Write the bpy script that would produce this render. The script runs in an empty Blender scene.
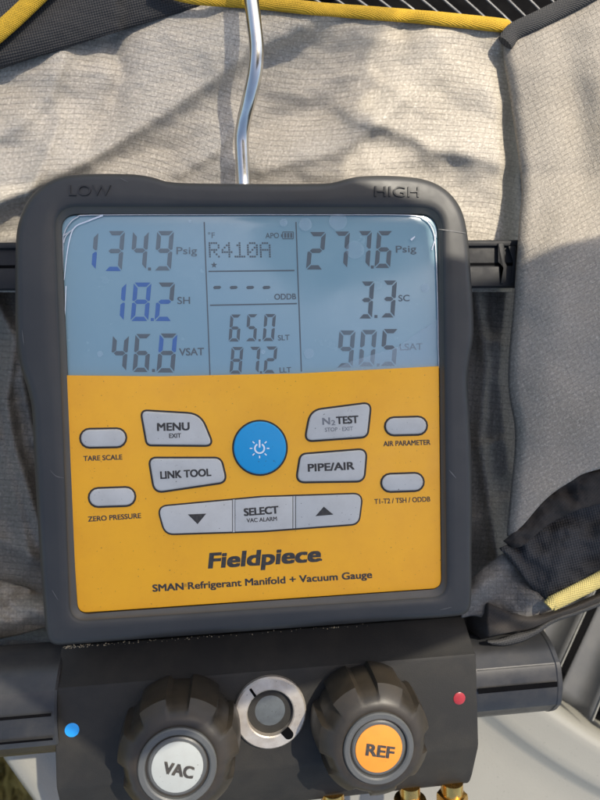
import bpy, bmesh, math, random
from mathutils import Matrix, Vector
random.seed(7)
D = bpy.data
S = bpy.context.scene
COL = S.collection

# ------------------------------------------------------------------ camera
CAM = Vector((-0.01613, 0.0, 0.30))
RX, RY, RZ = (math.radians(a) for a in (-0.2249, -6.9177, -1.6457))
ROT = Matrix.Rotation(RZ, 3, 'Z') @ Matrix.Rotation(RY, 3, 'Y') @ Matrix.Rotation(RX, 3, 'X')
FPX = 616.0                                   # focal length in photograph pixels (600 wide)
cam = D.cameras.new('camera')
cam.sensor_fit = 'HORIZONTAL'
cam.sensor_width = 36.0
cam.lens = 36.0 * FPX / 600.0
cam.clip_start = 0.01
cam.clip_end = 200
cam.dof.use_dof = True
cam.dof.focus_distance = 0.30
cam.dof.aperture_fstop = 13
camo = D.objects.new('camera', cam)
camo.matrix_world = Matrix.Translation(CAM) @ ROT.to_4x4()
COL.objects.link(camo)
S.camera = camo

# ------------------------------------------------------------------ light
SUN = Vector((0.34, 0.47, 0.81)).normalized()     # towards the sun
W = D.worlds.new('World')
S.world = W
W.use_nodes = True
wn = W.node_tree
sky = wn.nodes.new('ShaderNodeTexSky')
sky.sky_type = 'NISHITA'
sky.sun_disc = False
sky.air_density = 1.0
sky.dust_density = 3.0
sky.ozone_density = 0.0
sky.sun_elevation = math.asin(SUN.z)
sky.sun_rotation = math.atan2(SUN.x, SUN.y)
wn.links.new(sky.outputs[0], wn.nodes['Background'].inputs[0])
wn.nodes['Background'].inputs[1].default_value = 0.15
sl = D.lights.new('sun', 'SUN')
sl.energy = 3.3
sl.angle = math.radians(0.53)
sl.color = (1.0, 0.92, 0.78)
so = D.objects.new('sun', sl)
so.rotation_euler = SUN.to_track_quat('Z', 'Y').to_euler()
so.location = (0.5, 0.6, 1.5)
COL.objects.link(so)
S.view_settings.view_transform = 'Standard'
S.view_settings.look = 'None'
S.view_settings.gamma = 1.0
S.view_settings.exposure = 0.72
S.render.engine = 'CYCLES'


# ------------------------------------------------------------------ geometry helpers
def P(x, y, z=0.0):
    """photograph pixel -> point on the horizontal plane at height z (metres)"""
    d = ROT @ Vector((x - 300.0, 400.0 - y, -FPX))
    return CAM + d * ((z - CAM.z) / d.z)


def link(o, parent=None):
    COL.objects.link(o)
    if parent is not None:
        o.parent = parent
        if parent.type == 'EMPTY':
            o.matrix_parent_inverse = Matrix.Translation(-parent.location)
    return o


def thing(name, label, cat, loc=(0, 0, 0), group=None):
    o = D.objects.new(name, None)
    o.location = loc
    o.empty_display_size = 0.02
    COL.objects.link(o)
    o['label'] = label
    o['category'] = cat
    if group:
        o['group'] = group
    return o


def mk(name, verts, faces, mat, parent=None, smooth=False, uv=None, fix=True):
    me = D.meshes.new(name)
    me.from_pydata([tuple(v) for v in verts], [], faces)
    for m in (mat if isinstance(mat, (list, tuple)) else [mat]):
        me.materials.append(m)
    if uv is not None:
        l = me.uv_layers.new(name='UVMap')
        for lp in me.loops:
            l.data[lp.index].uv = uv[lp.vertex_index]
    if fix:
        bm = bmesh.new()
        bm.from_mesh(me)
        bmesh.ops.recalc_face_normals(bm, faces=bm.faces)
        bm.to_mesh(me)
        bm.free()
    if smooth:
        for p in me.polygons:
            p.use_smooth = True
        if smooth != 'all':
            me.set_sharp_from_angle(angle=math.radians(smooth if not isinstance(smooth, bool) else 35))
    o = D.objects.new(name, me)
    return link(o, parent)


def grid(name, nu, nv, fn, mat, parent=None, uvs=None, smooth='all', thick=0.0):
    vs, uv, fs = [], [], []
    for j in range(nv + 1):
        for i in range(nu + 1):
            vs.append(fn(i / nu, j / nv))
            if uvs:
                uv.append(uvs(i / nu, j / nv))
    for j in range(nv):
        for i in range(nu):
            a = j * (nu + 1) + i
            fs.append((a, a + nu + 1, a + nu + 2, a + 1))
    o = mk(name, vs, fs, mat, parent, smooth, uv if uvs else None, fix=False)
    if thick:
        m = o.modifiers.new('thickness', 'SOLIDIFY')
        m.thickness = thick
        m.offset = -1
    return o


def rounded(pts, rad, seg=6):
    """polygon with rounded corners (2D)"""
    n = len(pts)
    if not isinstance(rad, (list, tuple)):
        rad = [rad] * n
    out = []
    for i in range(n):
        p = Vector(pts[i]); a = Vector(pts[i - 1]); b = Vector(pts[(i + 1) % n])
        r = rad[i]
        if r <= 0:
            out.append(p.copy()); continue
        da = (a - p).normalized(); db = (b - p).normalized()
        ang = math.acos(max(-1, min(1, da.dot(db))))
        if ang > math.pi - 0.05:
            out.append(p.copy()); continue
        t = min(r / math.tan(ang / 2), (a - p).length * 0.5, (b - p).length * 0.5)
        p0 = p + da * t; p1 = p + db * t
        for k in range(seg + 1):
            s = k / seg
            out.append(p0 * (1 - s) ** 2 + p * 2 * s * (1 - s) * 1.0 + p1 * s ** 2)
    return out


def offset(pts, d):
    """shrink (d>0) a closed 2D polygon along vertex normals"""
    n = len(pts)
    area = sum(pts[i - 1][0] * pts[i][1] - pts[i][0] * pts[i - 1][1] for i in range(n))
    sg = 1 if area > 0 else -1
    out = []
    for i in range(n):
        e = Vector(pts[(i + 1) % n]) - Vector(pts[i - 1])
        if e.length < 1e-9:
            out.append(Vector(pts[i])); continue
        e.normalize()
        out.append(Vector(pts[i]) + Vector((-e.y, e.x)) * d * sg)
    return out


def loops(name, rings, mat, parent=None, smooth=True, cap0=True, cap1=True):
    """skin a stack of equal-length closed rings of 3D points"""
    n = len(rings[0])
    vs = [v for r in rings for v in r]
    fs = []
    for k in range(len(rings) - 1):
        for i in range(n):
            j = (i + 1) % n
            fs.append((k * n + i, k * n + j, (k + 1) * n + j, (k + 1) * n + i))
    if cap0:
        fs.append(tuple(range(n))[::-1])
    if cap1:
        fs.append(tuple((len(rings) - 1) * n + i for i in range(n)))
    return mk(name, vs, fs, mat, parent, smooth)


def plate(name, poly, z0, z1, mat, parent=None, bev=1.0, bz=0.0005, inset0=0.0):
    """raised plate from a pixel polygon, with a rounded upper edge"""
    poly = [Vector(p) for p in poly]
    r = [[P(p.x, p.y, z0) for p in offset(poly, inset0)], [P(p.x, p.y, z1 - bz) for p in poly]]
    for k in (0.35, 0.7, 1.0):
        a = k * math.pi / 2
        q = offset(poly, bev * (1 - math.cos(a)))
        r.append([P(p.x, p.y, z1 - bz + bz * math.sin(a)) for p in q])
    return loops(name, r, mat, parent, 50)


def lathe(name, prof, origin, axis, mat, parent=None, n=48, rfn=None, smooth=35, cap0=True, cap1=True, arc=None):
    """prof: (radius, height) pairs round an axis"""
    ax = Vector(axis).normalized()
    u = ax.orthogonal().normalized()
    if abs(ax.z) > 0.9:
        u = Vector((1, 0, 0))
    w = ax.cross(u)
    rings = []
    for k, (r, h) in enumerate(prof):
        ring = []
        for i in range(n):
            t = 2 * math.pi * i / n
            rr = rfn(r, h, t) if rfn else r
            ring.append(Vector(origin) + ax * h + (u * math.cos(t) + w * math.sin(t)) * rr)
        rings.append(ring)
    return loops(name, rings, mat, parent, smooth, cap0, cap1)


def spline(pts, n=12):
    """Catmull-Rom through the points"""
    pts = [Vector(p) for p in pts]
    q = [pts[0] * 2 - pts[1]] + pts + [pts[-1] * 2 - pts[-2]]
    out = []
    for i in range(1, len(q) - 2):
        for k in range(n):
            t = k / n
            a, b, c, d = q[i - 1], q[i], q[i + 1], q[i + 2]
            out.append(0.5 * ((2 * b) + (c - a) * t + (2 * a - 5 * b + 4 * c - d) * t * t + (3 * b - a - 3 * c + d) * t ** 3))
    out.append(pts[-1])
    return out


def tube(name, pts, rad, mat, parent=None, n=12, sub=8, flat=1.0):
    pts = spline(pts, sub) if sub else [Vector(p) for p in pts]
    rings, vs = [], None
    up = Vector((0, 0, 1))
    for i, p in enumerate(pts):
        t = (pts[min(i + 1, len(pts) - 1)] - pts[max(i - 1, 0)]).normalized()
        s = t.cross(up)
        s = s.normalized() if s.length > 1e-4 else Vector((1, 0, 0))
        w = s.cross(t)
        r = rad(i / (len(pts) - 1)) if callable(rad) else rad
        rings.append([p + s * math.cos(2 * math.pi * k / n) * r + w * math.sin(2 * math.pi * k / n) * r * flat for k in range(n)])
    return loops(name, rings, mat, parent, 'all' if False else 60)


_cap = {}


def lettering(s, p0, p1, cap, z, mat, parent, bold=0.012, shear=0.0, depth=0.00006, name='lettering', space=1.0):
    """flat lettering whose baseline runs from pixel p0 to p1, capital height in pixels"""
    cu = D.curves.new('text', 'FONT')
    cu.body = s
    cu.size = 1.0
    cu.space_character = space
    cu.resolution_u = 4
    cu.fill_mode = 'BOTH'
    o = D.objects.new('text', cu)
    COL.objects.link(o)
    dg = bpy.context.evaluated_depsgraph_get()
    me = D.meshes.new_from_object(o.evaluated_get(dg))
    D.objects.remove(o)
    xs = [v.co.x for v in me.vertices]
    x0, x1 = min(xs), max(xs)
    H = 0.73
    a = Vector(p0); b = Vector(p1)
    e = b - a
    up = Vector((e.y, -e.x)).normalized() * cap
    bold *= 1.38
    vs, fs = [], []
    shifts = [(0, 0)] if bold <= 0 else [(-1, -.6), (1, -.6), (-1, .6), (1, .6), (0, 0)]
    for j, (bx, by) in enumerate(shifts):
        k0 = len(vs)
        for v in me.vertices:
            u = (v.co.x - x0) / (x1 - x0); h = (v.co.y + by * bold) / H
            q = a + e * u + up * h + e.normalized() * (h * cap * shear + bx * bold * cap / H)
            vs.append(P(q.x, q.y, z + j * 6e-6))
        fs += [tuple(k0 + i for i in p.vertices) for p in me.polygons]
    D.meshes.remove(me)
    n = len(vs)
    if depth > 0.0001:      # raised letters
        ob = mk(name, vs, fs, mat, parent)
        m = ob.modifiers.new('relief', 'SOLIDIFY')
        m.thickness = depth
        m.offset = 0
        return ob
    return mk(name, vs, fs, mat, parent)


# ------------------------------------------------------------------ materials
def srgb(r, g, b):
    f = lambda c: (c / 255 / 12.92) if c <= 10.3 else (((c / 255) + 0.055) / 1.055) ** 2.4
    return (f(r), f(g), f(b), 1)


class M:
    def __init__(s, name, col=(0.5, 0.5, 0.5, 1), rough=0.5, metal=0.0, spec=0.5):
        s.m = D.materials.new(name)
        s.m.use_nodes = True
        s.t = s.m.node_tree
        s.b = s.t.nodes['Principled BSDF']
        s.b.inputs['Base Color'].default_value = col
        s.b.inputs['Roughness'].default_value = rough
        s.b.inputs['Metallic'].default_value = metal
        s.b.inputs['Specular IOR Level'].default_value = spec
        s.col = col

    def n(s, typ, **kw):
        nd = s.t.nodes.new(typ)
        for k, v in kw.items():
            if k[0] == 'i':
                nd.inputs[int(k[1:])].default_value = v
            else:
                setattr(nd, k, v)
        return nd

    def l(s, a, b):
        s.t.links.new(a, b)

    def coord(s, kind='Object'):
        return s.n('ShaderNodeTexCoord').outputs[kind]

    def noise(s, scale, detail=4, rough=0.6, co=None):
        nd = s.n('ShaderNodeTexNoise')
        nd.inputs['Scale'].default_value = scale
        nd.inputs['Detail'].default_value = detail
        nd.inputs['Roughness'].default_value = rough
        s.l(co if co is not None else s.coord(), nd.inputs['Vector'])
        return nd.outputs['Fac']

    def ramp(s, x, lo, hi, a, b):
        nd = s.n('ShaderNodeMapRange')
        s.l(x, nd.inputs['Value'])
        for i, v in zip((1, 2, 3, 4), (lo, hi, a, b)):
            nd.inputs[i].default_value = v
        return nd.outputs[0]

    def mix(s, fac, a, b, mode='MIX'):
        nd = s.n('ShaderNodeMix', data_type='RGBA', blend_type=mode)
        for v, i in ((fac, 0), (a, 6), (b, 7)):
            if hasattr(v, 'links') or hasattr(v, 'is_linked'):
                s.l(v, nd.inputs[i])
            else:
                nd.inputs[i].default_value = v
        return nd.outputs[2]

    def math(s, op, a, b=0.0):
        nd = s.n('ShaderNodeMath', operation=op)
        for v, i in ((a, 0), (b, 1)):
            if hasattr(v, 'is_linked'):
                s.l(v, nd.inputs[i])
            else:
                nd.inputs[i].default_value = v
        return nd.outputs[0]

    def bump(s, h, strength=0.3, dist=0.0005, chain=None):
        nd = s.n('ShaderNodeBump')
        nd.inputs['Strength'].default_value = strength
        nd.inputs['Distance'].default_value = dist
        s.l(h, nd.inputs['Height'])
        if chain is not None:
            s.l(chain, nd.inputs['Normal'])
        return nd.outputs['Normal']

    def grime(s, scale=60, amt=0.35, dark=None, spots=True, bumpd=0.00015, bs=0.25, bscale=2500):
        """uneven colour, small specks and fine relief"""
        dark = dark or tuple(c * 0.55 for c in s.col[:3]) + (1,)
        f = s.ramp(s.noise(scale, 6, 0.65), 0.42, 0.75, 0, amt)
        c = s.mix(f, s.col, dark)
        if spots:
            sp = s.ramp(s.noise(900, 2, 0.5), 0.70, 0.76, 0, 0.7)
            c = s.mix(sp, c, (0.03, 0.025, 0.02, 1))
        s.l(c, s.b.inputs['Base Color'])
        s.l(s.bump(s.noise(bscale, 2), bs, bumpd), s.b.inputs['Normal'])
        r0 = s.b.inputs['Roughness'].default_value
        s.l(s.ramp(s.noise(scale * 2.5, 4), 0.3, 0.7, r0 * 0.85, min(1, r0 * 1.2)), s.b.inputs['Roughness'])
        return s


def fabric(name, col, line, period=0.0030, lw=0.10, fine=0.00075, lstr=0.42, sheen=0.05):
    """ripstop cloth: woven ground, thin grid of darker dotted threads, relief"""
    m = M(name, col, 0.58, spec=0.38)
    uv = m.coord('UV')
    wob = m.n('ShaderNodeTexNoise'); wob.inputs['Scale'].default_value = 18; wob.inputs['Detail'].default_value = 2
    m.l(uv, wob.inputs['Vector'])
    sc = m.n('ShaderNodeVectorMath', operation='MULTIPLY_ADD')
    m.l(wob.outputs['Color'], sc.inputs[0]); sc.inputs[1].default_value = (0.0030, 0.0030, 0); m.l(uv, sc.inputs[2])
    sp = m.n('ShaderNodeSeparateXYZ'); m.l(sc.outputs[0], sp.inputs[0])
    U, V = sp.outputs[0], sp.outputs[1]

    def lines(x, per, w):
        f = m.math('FRACT', m.math('DIVIDE', x, per))
        d = m.math('ABSOLUTE', m.math('SUBTRACT', f, 0.5))
        return m.ramp(d, w * 0.35, w, 1, 0)
    dash = m.ramp(m.noise(1400, 1, 0.5, sc.outputs[0]), 0.40, 0.6, 0.15, 1)
    gl = m.math('MAXIMUM', m.math('MULTIPLY', lines(V, period, lw), 1.0), m.math('MULTIPLY', lines(U, period * 1.25, lw * 0.8), 0.65))
    gl = m.math('MULTIPLY', gl, dash)
    # plain weave
    wu = m.math('SINE', m.math('MULTIPLY', U, 2 * math.pi / fine))
    wv = m.math('SINE', m.math('MULTIPLY', V, 2 * math.pi / fine))
    wv2 = m.math('MULTIPLY', wu, wv)
    wh = m.ramp(wv2, -1, 1, 0, 1)
    slub = m.noise(700, 3, 0.7, uv)
    blot = m.noise(22, 4, 0.6, uv)
    c = m.mix(m.ramp(m.math('MULTIPLY', m.math('ADD', blot, m.noise(7, 3, 0.5, uv)), 0.5), 0.40, 0.62, 0, 0.55), col, tuple(x * y for x, y in zip(col[:3], (0.66, 0.63, 0.55))) + (1,))
    c = m.mix(m.ramp(wh, 0, 1, 0.28, 0), c, (0.02, 0.018, 0.016, 1))
    grain = m.noise(820, 2, 0.6, uv)
    c = m.mix(m.ramp(grain, 0.35, 0.55, 0.45, 0), c, tuple(x * 0.45 for x in col[:3]) + (1,))
    c = m.mix(m.ramp(slub, 0.5, 0.72, 0, 0.6), c, tuple(min(1, x * 1.5) for x in col[:3]) + (1,))
    c = m.mix(m.math('MULTIPLY', gl, lstr), c, line)
    m.l(c, m.b.inputs['Base Color'])
    h = m.math('SUBTRACT', m.math('ADD', m.math('MULTIPLY', wh, 0.4), m.math('MULTIPLY', slub, 0.7)), m.math('MULTIPLY', gl, 0.9))
    wr = m.bump(m.noise(55, 5, 0.6, uv), 0.5, 0.0016)
    m.l(m.bump(h, 0.75, 0.00035, wr), m.b.inputs['Normal'])
    m.b.inputs['Sheen Weight'].default_value = sheen
    m.b.inputs['Sheen Roughness'].default_value = 0.4
    return m.m


def webbing(name, col, period=0.0012, dark=0.25, rough=0.8):
    """coarse woven tape or mesh, by UV in metres"""
    m = M(name, col, rough, spec=0.3)
    uv = m.coord('UV')
    sp = m.n('ShaderNodeSeparateXYZ'); m.l(uv, sp.inputs[0])
    a = m.math('SINE', m.math('MULTIPLY', m.math('ADD', sp.outputs[0], m.math('MULTIPLY', sp.outputs[1], 0.6)), 2 * math.pi / period))
    b = m.math('SINE', m.math('MULTIPLY', m.math('SUBTRACT', sp.outputs[1], m.math('MULTIPLY', sp.outputs[0], 0.6)), 2 * math.pi / period))
    h = m.ramp(m.math('MULTIPLY', a, b), -0.8, 0.8, 0, 1)
    n = m.noise(160, 4, 0.6, uv)
    c = m.mix(m.ramp(h, 0, 1, 0.75, 0), col, tuple(x * dark for x in col[:3]) + (1,))
    c = m.mix(m.ramp(n, 0.4, 0.75, 0, 0.4), c, tuple(x * 0.5 for x in col[:3]) + (1,))
    m.l(c, m.b.inputs['Base Color'])
    m.l(m.bump(h, 0.8, 0.0005), m.b.inputs['Normal'])
    return m.m


rubber = M('housing_rubber', (0.029, 0.029, 0.0275, 1), 0.45, spec=0.42).grime(25, 0.5, (0.052, 0.049, 0.043, 1), spots=False, bs=0.2, bscale=3500).m
rubber_edge = M('bezel_warm_reflection', (0.06, 0.053, 0.043, 1), 0.38, spec=0.5).grime(40, 0.4, (0.08, 0.068, 0.05, 1), spots=False).m  # lighter and warmer, painting the reflection of sunlit surroundings
emboss = M('embossed_rubber', (0.012, 0.012, 0.012, 1), 0.5).grime(200, 0.3, spots=False).m
yellow = M('yellow_overlay', (0.86, 0.395, 0.006, 1), 0.42).grime(28, 0.55, (0.72, 0.30, 0.008, 1), bs=0.12, bscale=4200).m
gasket = M('button_outline', (0.028, 0.022, 0.015, 1), 0.6).grime(200, 0.3, spots=False).m
button = M('grey_button_rubber', (0.50, 0.485, 0.44, 1), 0.5).grime(70, 0.45, (0.36, 0.34, 0.30, 1), bs=0.12).m
blueb = M('blue_button_rubber', (0.002, 0.285, 0.56, 1), 0.4).grime(150, 0.2, (0.002, 0.23, 0.47, 1), bs=0.1).m
ink = M('black_print', (0.025, 0.022, 0.02, 1), 0.55).grime(600, 0.6, (0.09, 0.075, 0.05, 1), spots=False).m
ink_grey = M('grey_print', (0.16, 0.16, 0.16, 1), 0.55).grime(600, 0.5, (0.3, 0.3, 0.3, 1), spots=False).m  # paler grey print with uneven tone
white = M('white_print', (0.78, 0.79, 0.79, 1), 0.5).grime(200, 0.15, spots=False).m
knobm = M('knob_rubber', (0.020, 0.017, 0.013, 1), 0.42, spec=0.40).grime(45, 0.6, (0.055, 0.041, 0.026, 1), spots=False, bs=0.25).m
capring = M('knob_cap_plastic', (0.07, 0.072, 0.07, 1), 0.36).grime(90, 0.3, spots=False).m
anod = M('black_anodised_block', (0.022, 0.0215, 0.0205, 1), 0.55, 0.0, 0.13).grime(35, 0.5, (0.045, 0.041, 0.034, 1), bs=0.35, bumpd=0.0002, bscale=1800).m
barplast = M('black_bar_plastic', (0.018, 0.019, 0.021, 1), 0.36, spec=0.4).grime(50, 0.5, (0.06, 0.055, 0.048, 1), spots=False, bs=0.15).m
crossm = M('crossbar_plastic', (0.016, 0.0165, 0.018, 1), 0.55, spec=0.22).grime(50, 0.4, (0.035, 0.033, 0.03, 1), spots=False, bs=0.15).m
groove_m = M('groove_black', (0.003, 0.003, 0.0035, 1), 0.8, spec=0.03).grime(50, 0.3, spots=False).m
steel = M('zinc_steel', (0.52, 0.475, 0.41, 1), 0.38, 0.6).grime(90, 0.7, (0.30, 0.23, 0.16, 1), bs=0.4, bumpd=0.0002, bscale=2200).m
chrome = M('hook_wire_steel', (0.62, 0.61, 0.58, 1), 0.2, 1.0).grime(70, 0.4, (0.42, 0.39, 0.34, 1), spots=False, bs=0.1).m
sightm = M('sight_glass', (0.11, 0.12, 0.12, 1), 0.22, 0.3).grime(120, 0.5, (0.05, 0.05, 0.05, 1), bs=0.2).m
brass = M('brass', (0.74, 0.47, 0.14, 1), 0.25, 1.0).grime(150, 0.4, (0.4, 0.22, 0.06, 1), spots=False, bs=0.15).m
bluedot = M('blue_dot_paint', (0.02, 0.30, 0.72, 1), 0.4).grime(300, 0.3, spots=False).m
reddot = M('red_dot_paint', (0.28, 0.025, 0.03, 1), 0.2).grime(300, 0.4, spots=False).m
labw = M('white_label', (0.30, 0.315, 0.30, 1), 0.5).grime(200, 0.25, (0.24, 0.235, 0.21, 1), bs=0.1).m
labo = M('orange_label', (0.60, 0.21, 0.02, 1), 0.5).grime(200, 0.2, bs=0.1).m
film = M('film_edge_glint', (0.75, 0.76, 0.78, 1), 0.25).grime(500, 0.4, (0.4, 0.42, 0.45, 1), spots=False).m  # near-white paints the glint along the film's edge
seg_m = M('lcd_segment_grey', (0.10, 0.122, 0.132, 1), 0.35).grime(200, 0.2, spots=False).m
seg_l = M('lcd_segment_pale', (0.125, 0.16, 0.175, 1), 0.35).grime(200, 0.2, spots=False).m
seg_b = M('lcd_segment_blue', (0.055, 0.135, 0.33, 1), 0.35).grime(200, 0.2, spots=False).m
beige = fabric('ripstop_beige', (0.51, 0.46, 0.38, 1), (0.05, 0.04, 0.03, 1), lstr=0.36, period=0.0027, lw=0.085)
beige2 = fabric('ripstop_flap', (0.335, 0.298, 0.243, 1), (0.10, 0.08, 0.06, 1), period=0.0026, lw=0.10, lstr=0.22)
cloth_deep_shade = fabric('deep_shade_cloth', (0.15, 0.14, 0.12, 1), (0.02, 0.018, 0.015, 1))  # bag cloth darkened to paint the deep shade left of the housing
cloth_mid_shade = fabric('mid_shade_cloth', (0.30, 0.27, 0.225, 1), (0.02, 0.018, 0.015, 1))  # same cloth, darkened less for the shade on the right
blackmesh = webbing('black_mesh_fabric', (0.048, 0.047, 0.047, 1), 0.0021, 0.28)
trim_m = webbing('grey_binding', (0.075, 0.073, 0.07, 1), 0.0013, 0.3)
yellowpipe = webbing('yellow_binding', (0.66, 0.40, 0.03, 1), 0.0013, 0.55)
paleyellow = webbing('pale_yellow_binding', (0.50, 0.41, 0.15, 1), 0.0016, 0.6)
hemdark = webbing('dark_hem_and_shade', (0.050, 0.043, 0.037, 1), 0.0008, 0.6)  # dark tape, also painting the shadowed interior under the flap
acpaint = M('condenser_paint', (0.215, 0.21, 0.182, 1), 0.42).grime(9, 0.35, (0.165, 0.155, 0.128, 1), bs=0.25, bumpd=0.0003, bscale=900).m
acdark = M('condenser_inside', (0.004, 0.004, 0.0045, 1), 0.8, spec=0.05).grime(20, 0.4, spots=False).m
vane_m = M('vane_plastic', (0.075, 0.077, 0.078, 1), 0.55).grime(15, 0.5, (0.17, 0.165, 0.15, 1), spots=False).m
wire_m = M('guard_wire_steel', (0.20, 0.20, 0.195, 1), 0.5, 0.2).grime(80, 0.4, spots=False).m
ground_m = M('dry_lawn_soil', (0.14, 0.115, 0.05, 1), 0.95, spec=0.1).grime(12, 0.6, (0.07, 0.07, 0.025, 1), bs=0.9, bumpd=0.02, bscale=120).m
grass_m = M('dry_grass', (0.24, 0.20, 0.075, 1), 0.8, spec=0.2).grime(6, 0.8, (0.10, 0.12, 0.035, 1), spots=False).m
board_m = M('shade_board_grey', (0.16, 0.16, 0.155, 1), 0.8).grime(5, 0.3, spots=False).m


def lcd_material():
    m = M('lcd_glass', (0.215, 0.34, 0.385, 1), 0.13, spec=0.5)
    n = m.noise(14, 3, 0.5)
    c = m.mix(m.ramp(n, 0.4, 0.65, 0, 0.5), m.col, (0.24, 0.355, 0.38, 1))
    sm = m.ramp(m.noise(45, 5, 0.7), 0.5, 0.8, 0, 0.25)
    c = m.mix(sm, c, (0.30, 0.42, 0.46, 1))
    m.l(c, m.b.inputs['Base Color'])
    m.l(m.ramp(m.noise(60, 5), 0.35, 0.7, 0.10, 0.3), m.b.inputs['Roughness'])
    m.b.inputs['Coat Weight'].default_value = 0.6
    m.b.inputs['Coat Roughness'].default_value = 0.12
    return m.m


lcd_m = lcd_material()


def film_material():
    m = M('film_bubble', (0.50, 0.62, 0.68, 1), 0.3)
    n = m.noise(50, 3)
    m.l(m.ramp(n, 0.3, 0.7, 0.18, 0.38), m.b.inputs['Alpha'])
    return m.m


bubble_m = film_material()

# ================================================================== SETTING
ground = mk('ground', [(-60, -60, -0.80), (60, -60, -0.80), (60, 60, -0.80), (-60, 60, -0.80)], [(0, 1, 2, 3)], ground_m)
ground['kind'] = 'structure'

# blades of dry grass in front of the condenser
gv, gf = [], []
gc = P(-10, 800, -0.80)
for i in range(9000):
    x = gc.x + random.uniform(-0.45, 0.45)
    y = gc.y + random.uniform(-0.45, 0.40)
    h = random.uniform(0.03, 0.08)
    a = random.uniform(0, 2 * math.pi)
    l = random.uniform(0.2, 1.1) * h
    dx, dy = math.cos(a), math.sin(a)
    w = random.uniform(0.0012, 0.003)
    k = len(gv)
    gv += [(x - dy * w, y + dx * w, -0.8), (x + dy * w, y - dx * w, -0.8), (x + dx * l * .4 + dy * w * .7, y + dy * l * .4 - dx * w * .7, -0.8 + h * .7), (x + dx * l, y + dy * l, -0.8 + h)]
    gf += [(k, k + 1, k + 2), (k, k + 2, k + 3)]
gr = mk('grass', gv, gf, grass_m, fix=False)
gr['kind'] = 'stuff'
gr['label'] = 'dry yellow grass on the ground beside the condenser'
gr['category'] = 'grass'

# ================================================================== CONDENSER
ZC = -0.085
cc = P(925, 167, ZC)
R0 = (P(565, 718, ZC) - cc).length          # inner edge of the ring
R1 = (P(540, 757, ZC) - cc).length          # step
R2 = (P(8, 783, ZC) - cc).length            # outer edge
unit = thing('condenser_unit', 'pale grey outdoor condenser with round fan opening under the bag and gauge', 'condenser', (cc.x, cc.y, -0.80))
prof = [(R0 - 0.004, ZC - 0.05), (R0 - 0.002, ZC - 0.004), (R0, ZC - 0.001), (R0 + 0.002, ZC + 0.0015), (R0 + 0.005, ZC + 0.0022), (R0 + 0.009, ZC + 0.0015),
        (R1 - 0.009, ZC), (R1 - 0.004, ZC - 0.0005), (R1 - 0.0015, ZC - 0.002), (R1 + 0.003, ZC - 0.0065), (R1 + 0.006, ZC - 0.0075), (R1 + 0.02, ZC - 0.0078),
        (R2 - 0.022, ZC - 0.0085), (R2 - 0.017, ZC - 0.0075), (R2 - 0.012, ZC - 0.005), (R2 - 0.005, ZC - 0.0055), (R2 - 0.001, ZC - 0.0085), (R2, ZC - 0.015), (R2, ZC - 0.06), (R2 - 0.03, ZC - 0.08), (R2 - 0.03, -0.80)]
lathe('top_cover', prof, (cc.x, cc.y, 0), (0, 0, 1), acpaint, unit, n=300, cap0=False, cap1=False, smooth=50)
lathe('fan_well', [(0.001, -0.30), (R0 - 0.006, -0.30), (R0 - 0.004, ZC - 0.045)], (cc.x, cc.y, 0), (0, 0, 1), acdark, unit, n=96, cap0=False, cap1=False)

# moulded vanes of the round opening (lower right): tilted curved blades with gaps between


def vane(base, tip, width, zb, zt):
    """base/tip pixels of the vane's left edge, width in px to the right"""
    def fn(u, v):
        x = base[0] + (tip[0] - base[0]) * v + width * u * (1 - 0.25 * v)
        y = base[1] + (tip[1] - base[1]) * v + 26 * u
        z = zb + (zt - zb) * v - 0.016 * (1 - u) - 0.005 * math.sin(math.pi * u)
        return P(x, y, z)
    o = grid('vane', 8, 14, fn, vane_m, unit, thick=0.0016)
    return o


for k in range(-3, 5):
    vane((512 + k * 44, 667 + k * 27.5), (581 + k * 40, 534 + k * 20), 36, ZC - 0.004, ZC - 0.002)
# pale lip along each gap
for k in range(-2, 4):
    b = Vector((548.5 + k * 44, 693 + k * 27.5)); t = Vector((608.5 + k * 40, 560 + k * 20))
    tube('vane_lip', [P(b.x + (t.x - b.x) * v, b.y + (t.y - b.y) * v, ZC - 0.0025) for v in (0, .12, .3, .5, .75, 1)], 0.0007, acpaint, unit, n=6, sub=4)

# wire guard seen above the bag
for k in range(17):
    x = 218 + k * 21.5
    ang = math.radians(27 + 20 * k / 16)
    d = Vector((math.cos(ang), math.sin(ang)))
    c = Vector((x, 6 + 0.02 * (x - 300)))
    pts = [P(*(c + d * s + Vector((-d.y, d.x)) * (s * s * 0.00022)), -0.074) for s in range(-430, 181, 30)]
    pts = [p for p in pts if (p.xy - cc.xy).length < R0 + 0.006]
    if len(pts) < 4:
        continue
    tube('guard_wire', pts, 0.0007, wire_m, unit, n=6, sub=4)
for s in (-55, -150):
    tube('guard_ring', [P(180 + 85 * i, -18 + s + 9 * i, -0.0765) for i in range(7)], 0.0014, wire_m, unit, n=6, sub=4)

# ================================================================== BAG
bag = thing('tool_bag', 'open beige ripstop tool bag with yellow piping lying behind the gauge', 'bag', (0.02, 0.03, -0.08))


def lerp_pts(pts, x):
    if x <= pts[0][0]:
        return pts[0][1]
    for (a, b), (c, d) in zip(pts, pts[1:]):
        if x <= c:
            t = (x - a) / (c - a)
            return b + (d - b) * t
    return pts[-1][1]


_sp = {}


def smooth_pts(pts, x):
    k = id(pts)
    if k not in _sp:
        _sp[k] = [(p.x, p.y) for p in spline([(a, b, 0) for a, b in pts], 10)]
    return lerp_pts(_sp[k], x)


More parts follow.
